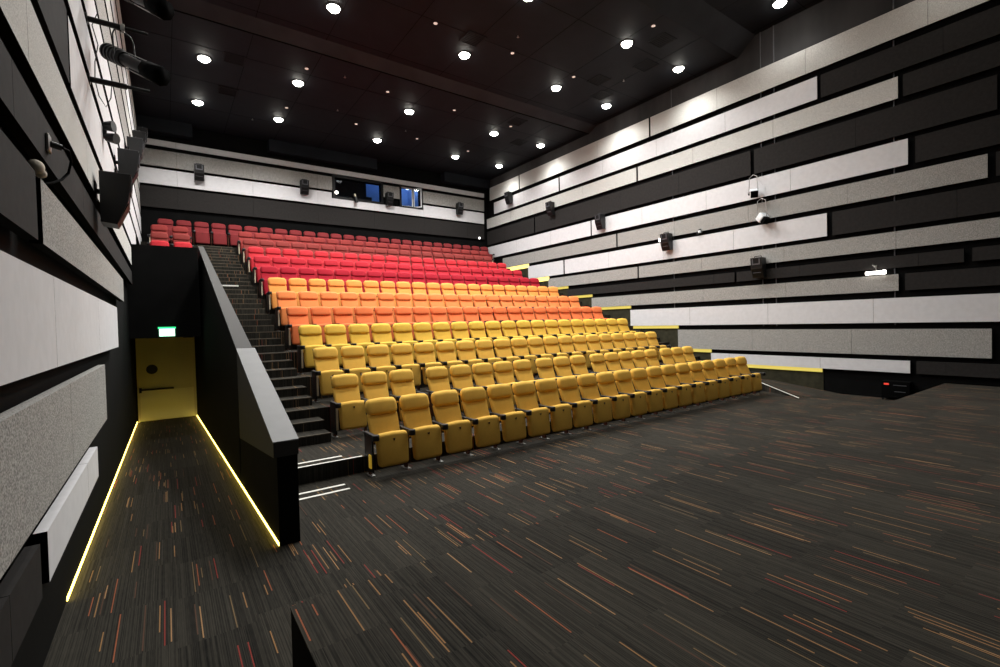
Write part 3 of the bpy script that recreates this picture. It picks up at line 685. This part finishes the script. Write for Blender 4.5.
# cable box and plug on the charcoal strip, left wall
t = empty('wall_socket', (LX+.11, 4.42, 3.49)); tag(t, 'small wall socket on the left wall with plug and cable', 'socket')
m = MB(); m.rbox(0,.02,-.05,.05,-.06,.06,.008,2); m.build('face_plate', M_steel, t)
m = MB(); m.tube([(.02,0,0),(.075,.02,-.01)], .022, 10); m.build('plug', M_plastic, t)
m = MB(); m.tube([(.075,.02,-.01),(.10,.10,0),(.10,.2,-.05),(.08,.22,-.13),(.05,.15,-.20),(.02,.02,-.26),(-.03,-.06,-.30)], .009, 8); m.build('lead', M_gap, t)
t = empty('foam_ball', (LX+.09, 4.16, 3.25)); tag(t, 'lumpy off-white ball perched on the end of a left wall panel', 'foam ball')
m = MB(); m.rbox(-.045,.045,-.045,.045,-.045,.05,.048,4); m.rbox(-.01,.05,.0,.06,-.055,.0,.03,3); m.build('foam_lump', M_foam, t)
# small moving lamp on the left wall
t = empty('small_projector_lamp', (LX+.11, 8.6, 4.98)); tag(t, 'small black double-headed lamp on the left wall above the nearest loudspeaker', 'lamp')
m = MB(); m.box(0,.04,-.06,.06,-.06,.10); m.build('bracket', M_matte, t)
m = MB(); m.tube([(.03,-.12,.06),(.13,-.16,.06)], [.055,.075], 14); m.build('upper_head', M_plastic, t)
m = MB(); m.tube([(.04,-.02,-.06),(.15,-.08,-.08)], [.055,.075], 14); m.build('lower_head', M_plastic, t)

# flood lights on the right wall
def flood(loc, tilt, label, sc=1.0, yaw=.5):
    t = empty('floodlight', loc); tag(t, label, 'floodlight', 'caged floodlights on the right wall'); t.scale = (sc,)*3
    m = MB(); m.box(.24,.268,-.05,.05,.53,.59); m.tube([(.25,0,.56),(-.05,0,.56)], .016, 8); m.build('wall_arm', M_matte, t)
    m = MB(); m.tube([(-.05,0,.55),(-.05,-.11,.48),(-.05,-.14,.0)], .010, 8); m.tube([(-.05,0,.55),(-.05,.11,.48),(-.05,.14,.0)], .010, 8); m.build('yoke', M_steel, t)
    h = empty('x'); bpy.data.objects.remove(h)
    m = MB(); m.rbox(-.10,.10,-.12,.12,-.13,.11,.03,2); o = m.build('housing', M_pvc, t); o.rotation_euler = (0, tilt, yaw)
    m = MB(); m.box(-.20,-.10,-.10,.10,-.09,.09); o2 = m.build('lens_hood', M_gap, t); o2.rotation_euler = (0, tilt, yaw)
    m = MB(); m.rbox(-.02,.10,.13,.19,-.04,.06,.02,2); m.build('tilt_knob', M_plastic, t)
flood((RX-.28, 7.40, 6.02), -.5, 'white floodlight with black hood on the right wall, upper of a pair')
flood((RX-.28, 7.16, 5.22), -.8, 'white floodlight hanging on the right wall, lower of a pair', 1.05, 1.3)
t = empty('wall_camera', (RX-.12, 9.33, 5.16)); tag(t, 'tiny black and white camera in a gap of the right wall', 'camera')
m = MB(); m.box(-.02,.1,-.04,.04,-.02,.1); m.build('mount', M_matte, t)
m = MB(); m.rbox(-.08,.0,-.06,.03,-.04,.05,.025,2); m.build('body', M_pvc, t)
m = MB(); m.rbox(-.10,-.02,.02,.08,-.08,.02,.02,2); m.build('visor', M_plastic, t)
t = empty('tube_light', (RX-.165, 4.40, 3.262)); tag(t, 'short white tube light resting above a grey panel on the right wall', 'tube light')
m = MB(); m.tube([(0,-.17,0),(0,.17,0)], .045, 12); m.rbox(-.055,.055,-.23,-.14,-.055,.06,.04,3); m.rbox(-.05,.05,.14,.21,-.05,.05,.04,3); m.build('tube', M_bright, t)
m = MB(); m.tube([(.0,-.03,.04),(.02,.0,.19)], .012, 8); m.tube([(-.02,.05,.22),(.02,.0,.17)], .02, 8); m.box(.01,.064,-.03,.03,.14,.2); m.build('bracket', M_steel, t)
for y, z, n_ in ((16.98,7.46,'beside the second loudspeaker from the rear'),(10.85,5.12,'beside the fourth loudspeaker from the rear')):
    t = empty('wall_lamp', (RX-.2, y, z)); tag(t, 'small white lamp on the right wall %s' % n_, 'small lamp', 'small white lamps beside loudspeakers')
    m = MB(); m.rbox(-.08,.06,-.06,.06,-.07,.07,.05,3); m.build('lamp_body', M_bright, t)
    m = MB(); m.box(.04,.2,-.03,.03,-.03,.03); m.build('mount', M_matte, t)
# equipment box at the stage corner
t = empty('connection_box', (RX-.03, 4.0, .0)); tag(t, 'black equipment box with a red light by the stage corner', 'equipment box')
m = MB(); m.rbox(-.28,.0,-.32,.25,.06,.48,.01,2); m.build('case', M_gap, t)
m = MB(); m.box(-.29,-.27,-.26,.0,.38,.395); m.box(-.285,-.27,-.24,-.02,.22,.235); m.build('handle_strip', M_conduit, t)
m = MB(); m.box(-.295,-.27,.09,.19,.39,.43); m.build('indicator', M_red, t)
m = MB(); m.box(-.27,-.23,-.30,-.26,0,.06); m.box(-.27,-.23,.2,.24,0,.06); m.box(-.05,-.01,-.30,-.26,0,.06); m.box(-.05,-.01,.2,.24,0,.06); m.build('feet', M_matte, t)
# small lamps at the projection window
t = empty('small_spotlight', (7.62, BY-.2, 8.34)); tag(t, 'small spotlight hanging at the sill of the dark projection window', 'small spotlight')
m = MB(); m.tube([(0,.2,.1),(0,-.02,.1)], .015, 8); m.build('arm', M_matte, t)
m = MB(); m.tube([(-.05,-.02,.12),(.02,-.06,-.22)], [.06,.09], 12); m.build('head', M_matte, t)
m = MB(); m.rbox(-.1,-.03,-.1,.0,.03,.16,.02,2); m.build('ballast', M_cream, t)

# ------------------------------------------------------------------ camera
f_px = 472.8463
yaw, pitch, roll = math.radians(35.2677), math.radians(1.2425), math.radians(1.3865)
Fw = Vector((math.sin(yaw)*math.cos(pitch), math.cos(yaw)*math.cos(pitch), -math.sin(pitch)))
Rt = Vector((math.cos(yaw), -math.sin(yaw), 0)); Dn = Fw.cross(Rt)
r0 = Rt*math.cos(roll) + Dn*math.sin(roll); d0 = -Rt*math.sin(roll) + Dn*math.cos(roll)
cam = bpy.data.cameras.new('camera'); co = bpy.data.objects.new('camera', cam); C.objects.link(co)
cam.sensor_width = 36; cam.lens = f_px*36/1000; cam.clip_start = .05
mw = Matrix((( r0.x, -d0.x, -Fw.x, 0), (r0.y, -d0.y, -Fw.y, 0), (r0.z, -d0.z, -Fw.z, 2.19), (0,0,0,1)))
co.matrix_world = mw
SC.camera = co

wd = bpy.data.worlds.new('world'); SC.world = wd; wd.use_nodes = True
wd.node_tree.nodes['Background'].inputs[0].default_value = (.02,.02,.022,1); wd.node_tree.nodes['Background'].inputs[1].default_value = .0
SC.view_settings.view_transform = 'Standard'; SC.view_settings.look = 'None'; SC.view_settings.gamma = 1
SC.view_settings.use_curve_mapping = False; SC.view_settings.exposure = 0.1
SC.cycles.max_bounces = 6; SC.cycles.diffuse_bounces = 4; SC.cycles.use_denoising = True
SC.cycles.sample_clamp_indirect = 4
